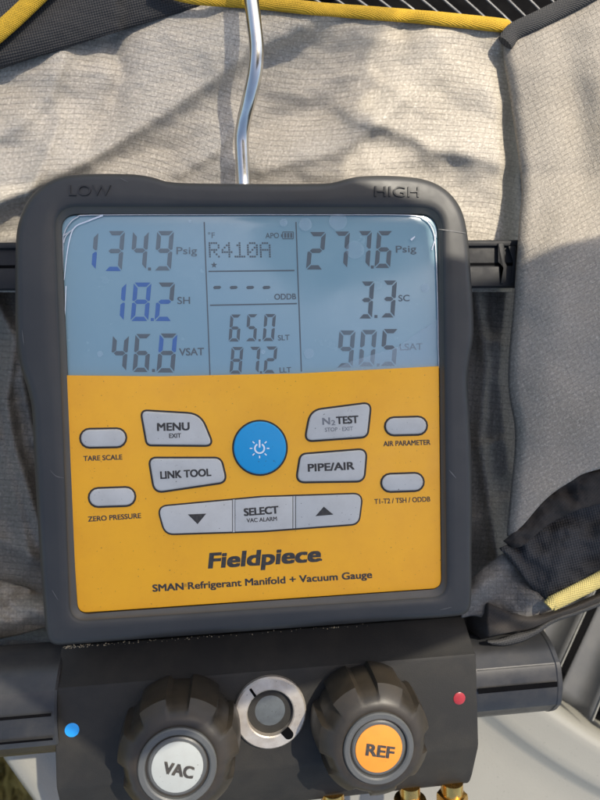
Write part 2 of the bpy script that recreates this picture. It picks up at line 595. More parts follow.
# folds as polylines in photograph pixels: (points, height mm, width above the line, width below it)
FOLDS = [
    ([(-30, 208), (22, 188), (85, 157), (165, 108), (215, 72), (250, 46), (300, 26)], 12, 50, 18),
    ([(112, 40), (122, 75), (112, 110), (88, 140)], -6, 16, 14),
    ([(-40, 150), (10, 128), (48, 98), (62, 55)], 6, 20, 14),
    ([(60, 118), (44, 160), (30, 195)], 3.5, 9, 9),
    ([(258, 128), (310, 112), (352, 92), (382, 62), (402, 28)], -6, 18, 22),
    ([(262, 168), (330, 150), (372, 128), (400, 100)], 5, 22, 12),
    ([(360, 116), (390, 124), (416, 132), (430, 145), (470, 153), (545, 168)], 8.5, 44, 19),
    ([(430, 40), (462, 80), (500, 100), (530, 105)], 6, 30, 30),
    ([(180, 172), (215, 150), (240, 120)], 3.5, 16, 10),
    ([(500, 60), (506, 120), (512, 180)], -4, 9, 9),
]
LOW_FOLDS = [
    ([(476, 290), (486, 360), (480, 440), (492, 520), (500, 580)], 8, 10, 8),
    ([(505, 290), (498, 380), (508, 470)], 6, 9, 9), ([(470, 330), (500, 345)], 3, 8, 8), ([(470, 520), (505, 500)], 4, 9, 9), ([(470, 450), (500, 440)], 3, 7, 7),
    ([(-10, 290), (14, 340), (6, 400), (16, 450), (44, 540)], 10, 11, 8),
    ([(28, 300), (22, 380), (34, 440)], 7, 9, 8), ([(-40, 400), (0, 440), (18, 510), (30, 560)], 8, 12, 9), ([(-30, 520), (10, 545), (44, 560)], 6, 12, 9),
]


def folds(x, y, table):
    z = 0.0
    for pts, h, wa, wb in table:
        best = None
        for (x0, y0), (x1, y1) in zip(pts, pts[1:]):
            ex, ey = x1 - x0, y1 - y0
            t = max(0, min(1, ((x - x0) * ex + (y - y0) * ey) / (ex * ex + ey * ey)))
            dx, dy = x - (x0 + ex * t), y - (y0 + ey * t)
            d = math.hypot(dx, dy)
            if best is None or d < best[0]:
                best = (d, (ex * dy - ey * dx) * (1 if ex >= 0 else -1) / math.hypot(ex, ey))
        d, side = best
        f = 0.5 + 0.5 * math.tanh(side / 7.0)
        w = wa + (wb - wa) * f
        # a rounded crest: soft on one side, steep on the other
        z += h / (1 + (d / w) ** 2) ** 1.5
    return z * 0.001


from mathutils import noise as mn


def wrinkle(x, y):
    p = Vector((x * 0.011, y * 0.014, 3.1))
    return 0.0055 * mn.noise(p) + 0.0018 * mn.noise(p * 2.3) + 0.0007 * mn.noise(p * 5.5)


TOP = [(-90, 96), (0, 66), (60, 48), (120, 29), (195, 6), (225, 3), (260, 5), (320, 11), (420, 20), (505, 31), (560, 38)]


def bag_z(x, y):
    z = -0.034
    z += 0.009 * math.exp(-((y - lerp_pts(TOP, x)) / 45.0) ** 2) * (0.6 + 0.4 * max(0, min(1, (x - 120) / 120.0)))   # rises to the hem
    z -= 0.006 * max(0, min(1, (y - 200) / 90.0))
    if x > 498:
        z -= 0.030 * min(1, (x - 498) / 22.0) ** 2
    return z + folds(x, y, FOLDS) + wrinkle(x, y)


def back_xy(u, v):
    x = -90 + 625 * u
    t = lerp_pts(TOP, x)
    return x, t + (292 - t) * v


def back_fn(u, v):
    x, y = back_xy(u, v)
    return P(x, y, bag_z(x, y))


def back_uv(u, v):
    x, y = back_xy(u, v)
    # threads run along the cloth, which sags
    return ((x + 0.22 * y) / 1950.0, (y - 0.10 * x + 12 * math.sin(x / 60.0) + 2 * math.sin(x / 33.0 + y / 40.0)) / 1950.0)


grid('back_panel', 300, 150, back_fn, beige, bag, back_uv, thick=0.0009)


def lower_cloth(name, x0, x1, mat):
    def xy(u, v):
        return x0 + (x1 - x0) * u, 282 + (700 - 282) * v

    def fn(u, v):
        x, y = xy(u, v)
        z = -0.052 + folds(x, y, LOW_FOLDS) + wrinkle(x * 1.5, y * 1.5) * 0.8
        return P(x, y, max(z - 0.02 * max(0, min(1, (y - 610) / 30.0)), -0.078))
    grid(name, 130, 150, fn, mat, bag, lambda u, v: ((xy(u, v)[0] + 0.1 * xy(u, v)[1]) / 1950.0, (xy(u, v)[1] - 0.08 * xy(u, v)[0]) / 1950.0), thick=0.0009)


lower_cloth('lower_cloth_shaded', -90, 250, cloth_deep_shade)
lower_cloth('lower_cloth_shaded', 250.6, 545, cloth_mid_shade)


def strip(name, path_a, path_b, zfn, mat, n=40, m=4, bulge=0.002, thick=0.001, parent=bag):
    """ribbon between two pixel polylines (x,y lists of equal length)"""
    A = spline([(p[0], p[1], 0) for p in path_a], 10)
    B = spline([(p[0], p[1], 0) for p in path_b], 10)
    N = len(A) - 1

    def at(L, u):
        k = u * N
        i = min(int(k), N - 1)
        return L[i].lerp(L[i + 1], k - i)

    def fn(u, v):
        p = at(A, u).lerp(at(B, u), v)
        return P(p.x, p.y, zfn(p.x, p.y) + bulge * math.sin(math.pi * v))

    def uv(u, v):
        p = at(A, u).lerp(at(B, u), v)
        return (p.x / 2000, p.y / 2000)
    return grid(name, n, m, fn, mat, parent, uv, thick=thick)


# black mesh band between the seam and the piping, upper left
strip('mesh_band', [(-90, 99), (0, 68), (60, 50), (120, 31), (200, 7)], [(-90, 70), (-10, 42), (30, 2), (90, -45), (200, -45)],
      lambda x, y: -0.022 + wrinkle(x, y) * 0.4 - 0.003 * (x > 120), blackmesh, 60, 12, 0.004)

# outer face of the bag sloping away beyond the piping
strip('outer_face', [(-90, 72), (-20, 44), (8, 22), (42, -10), (80, -48)], [(-150, 0), (-90, -40), (-50, -70), (10, -110), (60, -130)],
      lambda x, y: -0.018 - 0.00045 * max(0, (62 - 0.9 * x - y)), blackmesh, 40, 10, 0.004)


def piping(name, pts, mat, r, z, parent=bag, flat=0.6):
    q = spline([Vector((p[0], p[1], 0)) for p in pts], 10)
    c = [P(p.x, p.y, z(p.x, p.y) if callable(z) else z) for p in q]
    o = tube(name, c, r, mat, parent, n=14, sub=0, flat=flat)
    uvl = o.data.uv_layers.new(name='UVMap')
    for lp in o.data.loops:
        co = o.data.vertices[lp.vertex_index].co
        uvl.data[lp.index].uv = (co.x, co.y)
    return o


piping('yellow_piping', [(-70, 75), (-20, 46), (8, 24), (42, -8), (80, -45)], yellowpipe, 0.0042, -0.013)
piping('yellow_piping', [(150, -12), (190, -2), (225, 1), (260, 3), (320, 9), (420, 17), (508, 26)], yellowpipe, lambda t: 0.0026 + 0.0012 * t, lambda x, y: max(-0.026 + 0.009 * max(0, min(1, (270 - x) / 60.0)), bag_z(x, y + 6) + 0.002))

def drop(name, pts, z0):
    q = spline([(a, b, 0) for a, b in pts], 8)

    def fn(u, v):
        k = u * (len(q) - 1)
        i = min(int(k), len(q) - 2)
        p = q[i].lerp(q[i + 1], k - i)
        w = P(p.x, p.y, z0)
        return Vector((w.x, w.y + 0.004 * math.sin(math.pi * v), z0 + (-0.076 - z0) * v))
    grid(name, 60, 12, fn, blackmesh, bag, lambda u, v: (u * 0.3, v * 0.07), thick=0.0009)


drop('rear_face', [(150, -12), (190, -2), (225, 1), (260, 3), (320, 9), (420, 17), (508, 26)], -0.026)
drop('rear_face', [(-70, 75), (-20, 46), (8, 24), (42, -8), (80, -45), (150, -60), (200, -46)], -0.0160)

# side flap on the right, nearer to the camera
FL = [(-60, 512), (40, 503), (100, 510), (190, 521), (230, 519), (300, 514), (380, 508), (440, 515), (500, 510), (530, 507)]
FT = [(480, 52), (503, 38), (540, 20), (585, -3), (720, -85)]
FB = [(500, 540), (520, 528), (545, 500), (570, 482), (600, 469), (720, 445)]


def flap_xy(u, v):
    # two passes so that the curved left edge and the sloping ends meet
    x = 505 + 205 * u
    yt, yb = smooth_pts(FT, x), smooth_pts(FB, x)
    y = yt + (yb - yt) * v
    xl = smooth_pts(FL, y)
    x = xl + (710 - xl) * u
    yt, yb = lerp_pts(FT, x), smooth_pts(FB, x)
    return x, yt + (yb - yt) * v


def flap_z(x, y):
    e = (x - 505) / 95.0
    low = max(0, min(1, (y - 175) / 70.0))
    z = -0.020 + 0.012 * low + 0.015 * math.sin(min(1.4, max(0, e)) * 0.9)
    z += 0.004 * math.exp(-((x - 555 + (y - 300) * 0.12) / 26.0) ** 2) * math.exp(-((y - 380) / 150.0) ** 2)
    z -= 0.005 * math.exp(-((x - 575 - (y - 100) * 0.12) / 20.0) ** 2) * math.exp(-((y - 120) / 90.0) ** 2)
    z += wrinkle(x * 0.8 + 400, y * 0.7) * 0.5
    return z


def flap_fn(u, v):
    x, y = flap_xy(u, v)
    z = flap_z(x, y)
    if u < 0.06:
        z -= 0.004 * (1 - u / 0.06) ** 2
    return P(x, y, z)


def flap_uv(u, v):
    x, y = flap_xy(u, v)
    return ((x * 0.90 - 0.35 * y) / 1950.0, (y * 0.92 + 0.50 * x) / 1950.0)


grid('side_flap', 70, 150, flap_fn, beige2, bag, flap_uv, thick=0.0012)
piping('flap_binding', [(505, 43), (515, 31), (540, 19), (585, -4), (660, -46)], trim_m, 0.0048, lambda x, y: flap_z(x, max(y, 0)) + 0.001, flat=0.55)
strip('flap_hem_shade', [(503, 541), (520, 527), (545, 500), (570, 482), (600, 469), (720, 440)], [(512, 548), (524, 545), (548, 525), (573, 512), (600, 504), (720, 478)],
      lambda x, y: flap_z(x, y) - 0.004 + wrinkle(x * 4, y * 4) * 0.9, hemdark, 70, 12, 0.0008)  # hem band darkened to stand for the shadowed interior below the flap
strip('mesh_pocket', [(499, 548), (522, 538), (548, 520), (573, 506), (600, 498), (720, 470)], [(506, 556), (524, 578), (546, 602), (573, 595), (600, 579), (720, 520)],
      lambda x, y: -0.012 + wrinkle(x * 3.5, y * 3.5) * 1.1 + 0.0035 * math.sin((x * 0.8 - y * 0.6) / 3.6) * math.exp(-((x - 512) / 20) ** 2), blackmesh, 60, 26, 0.003)
strip('lower_fold', [(462, 590), (478, 572), (496, 558), (508, 554), (524, 574), (549, 603)], [(462, 618), (475, 616), (495, 622), (515, 624), (535, 620), (554, 610)],
      lambda x, y: -0.017 + 0.003 * math.sin((x * 1.2 + y) / 13.0) + wrinkle(x * 3, y * 3) * 0.6, fabric('ripstop_grey_fold', (0.15, 0.142, 0.13, 1), (0.05, 0.045, 0.04, 1)), 50, 20, 0.004)
piping('pale_piping', [(551, 604), (575, 592), (600, 579), (660, 545), (720, 510)], paleyellow, 0.0041, -0.007)
piping('piping_knot', [(548, 606), (551, 603), (554, 602)], paleyellow, 0.0030, -0.0035, flat=0.8)
strip('hem_tape', [(452, 603), (474, 599), (496, 606), (512, 613), (530, 613), (552, 611), (600, 592), (720, 532)], [(452, 640), (474, 640), (494, 636), (512, 632), (528, 630), (552, 620), (600, 602), (720, 546)],
      lambda x, y: -0.016 - 0.022 * max(0, min(1, (488 - x) / 22.0)) + 0.0025 * math.sin((y - 0.4 * x) / 4.0) * math.exp(-((x - 505) / 30) ** 2), hemdark, 90, 24, 0.005)
strip('hem_edge', [(486, 640), (500, 638), (516, 633), (532, 629), (552, 618), (600, 600), (720, 545)], [(492, 645), (505, 646), (522, 642), (538, 634), (556, 622), (600, 606), (720, 552)],
      lambda x, y: -0.0175, trim_m, 70, 8, 0.003)
strip('lower_roll', [(-80, 570), (-20, 576), (15, 584), (45, 594), (80, 600)], [(-80, 650), (-20, 642), (15, 636), (45, 628), (80, 622)],
      lambda x, y: -0.047 + wrinkle(x * 3, y * 4) * 1.2 + 0.003 * math.sin((y + 0.25 * x) / 6.5), fabric('sunlit_roll_cloth', (0.26, 0.235, 0.19, 1), (0.05, 0.04, 0.03, 1)), 60, 30, 0.012)  # cloth colour lifted above its shaded neighbour to stand for sunlight

# ================================================================== GAUGE
gauge = thing('digital_manifold_gauge', 'black rubber digital refrigerant gauge with yellow keypad, lit screen and two knobs', 'gauge', (0, 0, -0.04))

# --- housing
OUT = [(-0.0965, 0.1125), (-0.086, 0.1140), (-0.060, 0.1138), (-0.050, 0.1120), (-0.040, 0.1098), (-0.020, 0.1090),
       (0.0, 0.1090)]


def px_mm(x, y, z=0.0):
    p = P(x, y, z)
    return (p.x, p.y)


ZR = 0.0035          # front rim
outl = [px_mm(*p, ZR - 0.004) for p in [
    (150, 176), (168, 181), (200, 182.5), (252, 183), (310, 183), (332, 182), (348, 178), (362, 175.5), (398, 175.5), (428, 180), (448, 191), (461, 208), (467.5, 232),
    (471, 270), (473.5, 306), (474, 335), (471, 355), (468.5, 378), (470, 410), (472.5, 478), (472, 560), (471.5, 598), (469, 611), (460, 616),
    (400, 620.5), (260, 631), (120, 641), (66, 645), (54, 645), (47, 639), (43.5, 612), (38, 540), (33, 450), (31, 410), (27, 390), (19, 364), (15.5, 340), (14.5, 300), (15, 245), (18, 222), (28, 199), (44, 184), (62, 176), (84, 173.5), (130, 173.5)]]


def resample(poly, n):
    P3 = [Vector((p[0], p[1], 0)) for p in poly]
    m = len(P3)
    out = []
    for i in range(m):
        a, b, c, d = P3[i - 1], P3[i], P3[(i + 1) % m], P3[(i + 2) % m]
        # centripetal-ish: damp overshoot by using chord scaled tangents
        L = (c - b).length
        t1 = (c - a) * (L / max(1e-6, (c - b).length + (b - a).length))
        t2 = (d - b) * (L / max(1e-6, (d - c).length + (c - b).length))
        for k in range(12):
            t = k / 12
            h00, h10, h01, h11 = 2 * t ** 3 - 3 * t * t + 1, t ** 3 - 2 * t * t + t, -2 * t ** 3 + 3 * t * t, t ** 3 - t * t
            out.append(b * h00 + t1 * h10 + c * h01 + t2 * h11)
    return out


def ray_ring(poly, cx, cy, n):
    """star-shaped polygon sampled at equal angles"""
    out = []
    m = len(poly)
    pts = [(p[0] - cx, p[1] - cy) for p in poly]
    for k in range(n):
        a = 2 * math.pi * k / n
        dx, dy = math.cos(a), math.sin(a)
        best = 0
        for i in range(m):
            x1, y1 = pts[i - 1]; x2, y2 = pts[i]
            ex, ey = x2 - x1, y2 - y1
            den = dx * ey - dy * ex
            if abs(den) < 1e-12:
                continue
            t = (x1 * ey - y1 * ex) / den
            s = (x1 * dy - y1 * dx) / den
            if t > 0 and -1e-6 <= s <= 1 + 1e-6:
                best = max(best, t)
        out.append(Vector((cx + dx * best, cy + dy * best)))
    return out


NA = 480
OC = resample(outl, 12)
outer = ray_ring(OC, 0.0, 0.0, NA)
inner_px = rounded([(54, 206), (443, 206.5), (447.5, 597), (70, 622)], [22, 24, 16, 16], 10)
recess = ray_ring([px_mm(p.x, p.y, ZR) for p in inner_px], 0, 0, NA)
pan_px = rounded([(60.5, 213.5), (438.5, 213.5), (441.5, 589), (77.5, 614.5)], [17, 20, 11, 11], 10)
panr = ray_ring([px_mm(p.x, p.y, 0) for p in pan_px], 0, 0, NA)
lift = lambda ring, z: [Vector((p[0], p[1], z)) for p in ring]
def inward(d):
    return [a + (b - a).normalized() * d for a, b in zip(outer, recess)]


rings = [lift(offset(outer, 0.004), -0.036), lift(offset(outer, 0.0012), -0.034), lift(outer, -0.031), lift(outer, ZR - 0.0062)]
for k in range(1, 8):
    a = k / 7 * math.pi / 2
    rings.append(lift(inward(0.0058 * (1 - math.cos(a))), ZR - 0.0062 + 0.0062 * math.sin(a)))
ro = inward(0.0058)
mid = [a.lerp(b, 0.5) for a, b in zip(ro, recess)]
rings.append(lift(mid, ZR + 0.0002))
rings.append(lift(offset(recess, -0.0014), ZR + 0.0001))
rings.append(lift(offset(recess, -0.0004), ZR - 0.0004))
rings.append(lift(recess, ZR - 0.0011))
housing = loops('housing', rings, rubber, gauge, 40, True, False)
rb = [lift(recess, ZR - 0.0011), lift([a.lerp(b, 0.35) for a, b in zip(recess, panr)], ZR - 0.0024), lift([a.lerp(b, 0.8) for a, b in zip(recess, panr)], ZR - 0.0032), lift(panr, -0.0002), lift(panr, -0.004)]
loops('bezel', rb, rubber_edge, gauge, 40, False, True)
lettering('LOW', (69, 195.5), (111, 195.5), 11, ZR + 0.0004, emboss, housing, 0.0, 0, 0.0007, 'embossed_lettering')
lettering('HIGH', (374.5, 196.5), (419, 197), 11, ZR + 0.0004, emboss, housing, 0.0, 0, 0.0007, 'embossed_lettering')

scuff_m = M('scuff', (0.13, 0.125, 0.115, 1), 0.6).grime(700, 0.8, (0.05, 0.052, 0.055, 1), spots=False).m
for pts, w in (([(438, 229), (452, 231), (466, 233)], 1.3), ([(449, 470), (456, 478)], 1.0), ([(50, 470), (56, 476), (64, 478)], 0.6), ([(52, 590), (58, 600)], 0.7), ([(440, 610), (452, 607)], 0.8), ([(22, 330), (24, 345)], 0.6), ([(120, 178), (128, 182)], 0.6)):
    q = spline([(a, b, 0) for a, b in pts], 4)
    vs = []
    for i, p in enumerate(q):
        t = (q[min(i + 1, len(q) - 1)] - q[max(i - 1, 0)]).normalized()
        ww = w * 0.5 * math.sin(math.pi * (0.08 + 0.84 * i / (len(q) - 1)))
        for sgn in (-1, 1):
            vs.append(P(p.x - t.y * ww * sgn, p.y + t.x * ww * sgn, ZR + 0.00032))
    mk('scuff', vs, [(2 * i, 2 * i + 1, 2 * i + 3, 2 * i + 2) for i in range(len(q) - 1)], scuff_m, housing)

# --- screen
ZL = -0.0014
lcd_px = rounded([(62, 215.5), (437, 215.5), (438.5, 374), (62.5, 382)], [15, 18, 0, 0], 10)
lcd = plate('lcd_screen', lcd_px, -0.003, ZL, lcd_m, gauge, 0.2, 0.0001)
ZT = ZL + 0.0001
SEG = {'0': 'abcdef', '1': 'bc', '2': 'abged', '3': 'abgcd', '4': 'fgbc', '5': 'afgcd', '6': 'afgedc', '7': 'abc', '8': 'abcdefg', '9': 'abcdfg'}


def digit(ch, x0, x1, y0, y1, mat=None, blue='', th=None, tilt=0.0, lean=0.16):
    """seven-segment digit inside a pixel box; 'blue' lists the segments that show blue"""
    w, h = x1 - x0, y1 - y0
    lw = w * (1 - lean)
    t = th or 4.3
    tx, ty = t / lw, t / h
    g = 0.018
    S7 = {
        'a': [(g + tx * .15, 1), (1 - g - tx * .15, 1), (1 - tx - g, 1 - ty), (tx + g, 1 - ty)],
        'd': [(tx + g, ty), (1 - tx - g, ty), (1 - g - tx * .15, 0), (g + tx * .15, 0)],
        'g': [(tx * .45 + g, .5), (tx + g, .5 + ty / 2), (1 - tx - g, .5 + ty / 2), (1 - tx * .45 - g, .5), (1 - tx - g, .5 - ty / 2), (tx + g, .5 - ty / 2)],
        'f': [(0, 1 - ty * .25), (tx, 1 - ty - g * 2), (tx, .5 + ty / 2 + g), (tx * .4, .5 + g), (0, .5 + g * 2)],
        'b': [(1, 1 - ty * .25), (1, .5 + g * 2), (1 - tx * .4, .5 + g), (1 - tx, .5 + ty / 2 + g), (1 - tx, 1 - ty - g * 2)],
        'e': [(0, .5 - g * 2), (tx * .4, .5 - g), (tx, .5 - ty / 2 - g), (tx, ty + g * 2), (0, ty * .25)],
        'c': [(1, .5 - g * 2), (1, ty * .25), (1 - tx, ty + g * 2), (1 - tx, .5 - ty / 2 - g), (1 - tx * .4, .5 - g)],
    }
    vs, fs, mi = [], [], []
    for s in SEG[ch]:
        k = len(vs)
        for (u, v) in S7[s]:
            if ch == '1':
                u = u - 0.5
            x = x0 + lw * u + w * lean * v
            y = y1 - h * v + tilt * (u - .5) * w
            vs.append(P(x, y, ZT))
        fs.append(tuple(range(k, len(vs))))
        mi.append(1 if s in blue else 0)
    o = mk('digit', vs, fs, [mat or seg_m, seg_b], lcd)
    for p, m in zip(o.data.polygons, mi):
        p.material_index = m
    return o


def quad(name, pts, z, mat, parent):
    return mk(name, [P(x, y, z) for x, y in pts], [tuple(range(len(pts)))], mat, parent)


def dot(x, y, s=3.0, mat=None):
    quad('decimal_point', [(x - s / 2, y - s / 2), (x + s / 2, y - s / 2), (x + s / 2, y + s / 2), (x - s / 2, y + s / 2)], ZT, mat or seg_m, lcd)


# left column
digit('1', 88, 106, 232, 270, seg_l, 'c'); digit('3', 104.5, 125, 231, 271, seg_l, 'd'); digit('4', 130, 149, 231, 270, seg_l); digit('9', 154, 174, 231, 270.5, seg_l); dot(149.5, 269)
digit('1', 116, 134, 282.5, 321, seg_l, 'bc'); digit('8', 130.5, 151.5, 282.5, 321, seg_l, 'abcdefg'); digit('2', 154.5, 175, 282.5, 321, seg_m, 'gcde'); dot(152.3, 319.5, 3, seg_b)
digit('4', 110, 129, 335, 371.5, seg_m); digit('6', 132.5, 151.5, 334, 372, seg_m); digit('8', 156.5, 177.5, 333.5, 372.5, seg_m, 'bf'); dot(153.5, 370.5)
lettering('Psig', (176.5, 254.2), (197, 254), 7.6, ZT, seg_l, lcd, 0.008, space=1.0)
lettering('SH', (177.5, 304), (190, 303.8), 7.4, ZT, seg_m, lcd, 0.008)
lettering('VSAT', (179.3, 355.6), (204, 355), 7.6, ZT, seg_m, lcd, 0.014)
# right column
digit('2', 306, 326, 232, 269.5); digit('7', 331.5, 350, 231.5, 268.5); digit('7', 355.5, 372, 231, 268); digit('6', 374.5, 393, 231, 268); dot(372.3, 267)
digit('3', 358.5, 374.5, 281.5, 318.5); digit('3', 380.5, 397, 280.5, 317.5); dot(376, 316.5)
digit('9', 336.5, 355.5, 330.5, 367.5, seg_l); digit('0', 358.5, 377, 330, 366.5, seg_l); digit('5', 380, 398.5, 329, 366, seg_m); dot(378.3, 365, 3, seg_l)
lettering('Psig', (396, 252.6), (416.3, 252), 7.2, ZT, seg_m, lcd, 0.008)
lettering('SC', (398.6, 301.3), (409.6, 301), 6.6, ZT, seg_m, lcd, 0.008)
lettering('LSAT', (400, 350.4), (422.7, 349.6), 6.8, ZT, seg_l, lcd, 0.008)
# middle column
for pts in ([(203.6, 222), (204.8, 222), (210.6, 375), (209.4, 375)], [(295.4, 222), (296.6, 222), (302, 371.5), (300.8, 371.5)],
            [(208.5, 270.7), (294.5, 269.8), (294.5, 271.1), (208.5, 272)], [(210, 304.6), (297, 302.9), (297, 304.2), (210, 305.9)]):
    quad('divider_line', pts, ZT, seg_m, lcd)
lettering('°F', (208, 238.2), (215, 238), 6, ZT, seg_l, lcd, 0.0)
lettering('APO', (265.5, 238.3), (279, 238), 5.6, ZT, seg_m, lcd, 0.005)
# battery symbol
bv, bf = [], []


def addq(x0, y0, x1, y1):
    k = len(bv)
    bv.extend([P(x0, y0, ZT), P(x1, y0, ZT), P(x1, y1, ZT), P(x0, y1, ZT)])
    bf.append((k, k + 1, k + 2, k + 3))


addq(281, 234, 282, 237); addq(282.6, 231.5, 293.5, 232.3); addq(282.6, 238.4, 293.5, 239.2); addq(293, 232.3, 293.8, 238.4); addq(282.2, 232.3, 283, 238.4)
for i in range(3):
    addq(284.2 + i * 3, 233, 286.3 + i * 3, 237.8)
mk('battery_symbol', bv, bf, seg_m, lcd)
# dot-matrix refrigerant name
FONT = {'R': ['11110', '10001', '10001', '11110', '10100', '10010', '10001'], '4': ['00010', '00110', '01010', '10010', '11111', '00010', '00010'],
        '1': ['00100', '01100', '00100', '00100', '00100', '00100', '11111'], '0': ['01110', '10001', '10011', '10101', '11001', '10001', '01110'],
        'A': ['01110', '10001', '10001', '11111', '10001', '10001', '10001']}
for q, ch in enumerate('R410A'):
    bv, bf = [], []
    for r, row in enumerate(FONT[ch]):
        for c, b in enumerate(row):
            if b == '1':
                x = 208.6 + q * 12.75 + c * 2.25 + r * 0.08
                y = 242.2 + r * 2.25
                addq(x, y, x + 1.75, y + 1.75)
    mk('dot_matrix_letter', bv, bf, seg_m, lcd)
star = []
for k in range(10):
    a = math.pi / 2 + k * math.pi / 5
    r = 3.4 if k % 2 == 0 else 1.4
    star.append((214 + r * math.cos(a), 265 - r * math.sin(a)))
mk('star_symbol', [P(214, 265, ZT)] + [P(x, y, ZT) for x, y in star], [(0, 1 + k, 1 + (k + 1) % 10) for k in range(10)], seg_m, lcd)
for x in (213, 229.5, 246, 262.3):
    quad('dash', [(x, 287.6), (x + 1.5, 286), (x + 6.8, 285.8), (x + 8.4, 287.2), (x + 6.8, 288.8), (x + 1.5, 289.2)], ZT, seg_m, lcd)
lettering('ODDB', (274.5, 299.6), (296, 299.2), 6, ZT, seg_m, lcd, 0.014)
digit('6', 228.5, 241.5, 314.5, 341.5, None, '', 3.1); digit('5', 245.5, 258, 314.2, 341.2, None, '', 3.1); digit('0', 262.5, 276, 314, 341, None, '', 3.1); dot(259.6, 340.2, 2.2)
digit('8', 229.5, 243.5, 347, 373.6, None, '', 3.1); digit('7', 247.5, 260.5, 346.8, 373.3, None, '', 3.1); digit('2', 263.5, 277.5, 346.5, 373, None, '', 3.1); dot(261, 372.3, 2.2)
lettering('SLT', (278, 340.4), (289.6, 340), 5.6, ZT, seg_m, lcd, 0.008)
lettering('LLT', (279.8, 372.6), (291.2, 372.2), 5.4, ZT, seg_m, lcd, 0.008)
# lifting protective film: edges along the corners painted pale for the light they catch, and trapped bubbles
ZF = ZL + 0.0006


def film_line(pts, w0, w1=None):
    q = spline([(p[0], p[1], 0) for p in pts], 6)
    n = len(q) - 1
    w1 = w0 if w1 is None else w1
    vs = []
    for i, p in enumerate(q):
        t = (q[min(i + 1, n)] - q[max(i - 1, 0)]).normalized()
        nrm = Vector((-t.y, t.x, 0))
        w = (w0 + (w1 - w0) * i / n) / 2
        for s in (-1, 1):
            r = p + nrm * w * s
            vs.append(P(r.x, r.y, ZF + 0.0003 * (s > 0)))
    fs = [(2 * i, 2 * i + 1, 2 * i + 3, 2 * i + 2) for i in range(n)]
    mk('film_edge_glint', vs, fs, film, lcd)


film_line([(63, 372), (62.8, 300), (63, 245), (64, 234), (69, 224), (77, 217.5), (92, 215), (200, 214.6), (330, 214.6), (410, 215.2), (424, 219), (432, 228), (435.5, 245), (437.6, 300), (438.3, 345), (439, 368)], 0.9)
film_line([(103, 215.2), (88, 221), (75, 227), (69.5, 240), (66, 262), (64.2, 280)], 1.7, 0.6)
film_line([(63.5, 243), (66, 236), (74, 228)], 1.2, 0.5)
film_line([(63, 236), (70, 231)], 1.0, 0.4)
film_line([(66, 286), (65.2, 310), (64, 340)], 0.9, 0.4)
film_line([(411, 240), (415, 236.5)], 2.2, 0.8)
film_line([(432, 250), (436, 232), (428, 221)], 1.2, 0.5)


def disc(name, x, y, r, z, mat, parent, n=20):
    return mk(name, [P(x + r * math.cos(2 * math.pi * k / n), y + r * math.sin(2 * math.pi * k / n), z) for k in range(n)], [tuple(range(n))], mat, parent)


for x, y, r in ((100, 354, 3), (309, 353.5, 5.2), (305.5, 224.5, 6.5), (283.5, 222.5, 4), (425, 288, 4.5), (190, 221.5, 1.6), (338, 221, 9), (263, 352, 2.5), (355, 250, 9)):
    disc('film_bubble', x, y, r, ZF, bubble_m, lcd)
quad('film_reflection', [(437, 320), (438, 371), (330, 371), (352, 361), (398, 347), (420, 331)], ZF - 0.0002, bubble_m, lcd)  # pale sheet painting a light reflection on the wrinkled film

# --- yellow keypad panel
yp = rounded([(61.5, 375.3), (160, 376.3), (300, 373.4), (438.8, 366.2), (441, 588), (78, 613)], [0, 0, 0, 0, 10, 10], 8)
panel = plate('keypad_panel', yp, -0.0030, 0.0, yellow, gauge, 0.5, 0.0003)


def key(name, poly, rad, mat=button, h=0.0013, out=1.9):
    rp = rounded(poly, rad, 7)
    plate('outline', offset(rp, -out), 0.0, 0.00022, gasket, None, 0.3, 0.0001).parent = None
    g = COL.objects[-1]
    k = plate(name, rp, 0.0, h, mat, gauge, 1.6, 0.0006)
    g.parent = k
    return k, h + 0.00005


def oval(x, y, w, h, ang):
    pts = []
    r = h / 2
    L = w / 2 - r
    ca, sa = math.cos(math.radians(ang)), math.sin(math.radians(ang))
    for s, a0 in ((1, -90), (-1, 90)):
        for k in range(9):
            a = math.radians(a0 + k * 22.5)
            px_, py_ = s * L + r * math.cos(a), r * math.sin(a)
            pts.append((x + px_ * ca - py_ * sa, y + px_ * sa + py_ * ca))
    return pts


k, z = key('menu_button', [(141.5, 411), (200, 414.5), (212.5, 445), (147.5, 444.5)], [5, 20, 5, 5])
lettering('MENU', (157.5, 430.8), (189.3, 430), 8, z, ink, k, 0.03)
lettering('EXIT', (169.3, 438), (181, 437.6), 4.6, z, ink, k, 0.02)
k, z = key('link_button', [(149.5, 458.5), (220.5, 458.5), (226, 481.5), (155, 492)], [6, 8, 7, 9])
lettering('LINK TOOL', (160.8, 478.8), (211, 475.8), 7.6, z, ink, k, 0.03)
k, z = key('test_button', [(311, 411), (370.3, 403.3), (366.8, 436.3), (305.5, 440.6)], [15, 6, 7, 6])
lettering('N', (322.8, 424.6), (330, 424.2), 7, z, ink_grey, k, 0.03)
lettering('2', (331.5, 425.2), (335.3, 425), 5.2, z, ink_grey, k, 0.02)
lettering('TEST', (336.7, 424), (358.3, 422.8), 7.6, z, ink, k, 0.03)
lettering('STOP · EXIT', (325, 431.8), (353, 430.4), 4.2, z, ink_grey, k, 0.01)
k, z = key('pipe_button', [(301, 454.8), (366, 449.6), (363.4, 480.6), (296.8, 481.6)], [7, 7, 8, 7])
lettering('PIPE/AIR', (308.3, 471.5), (354.3, 469.3), 7.8, z, ink, k, 0.03)
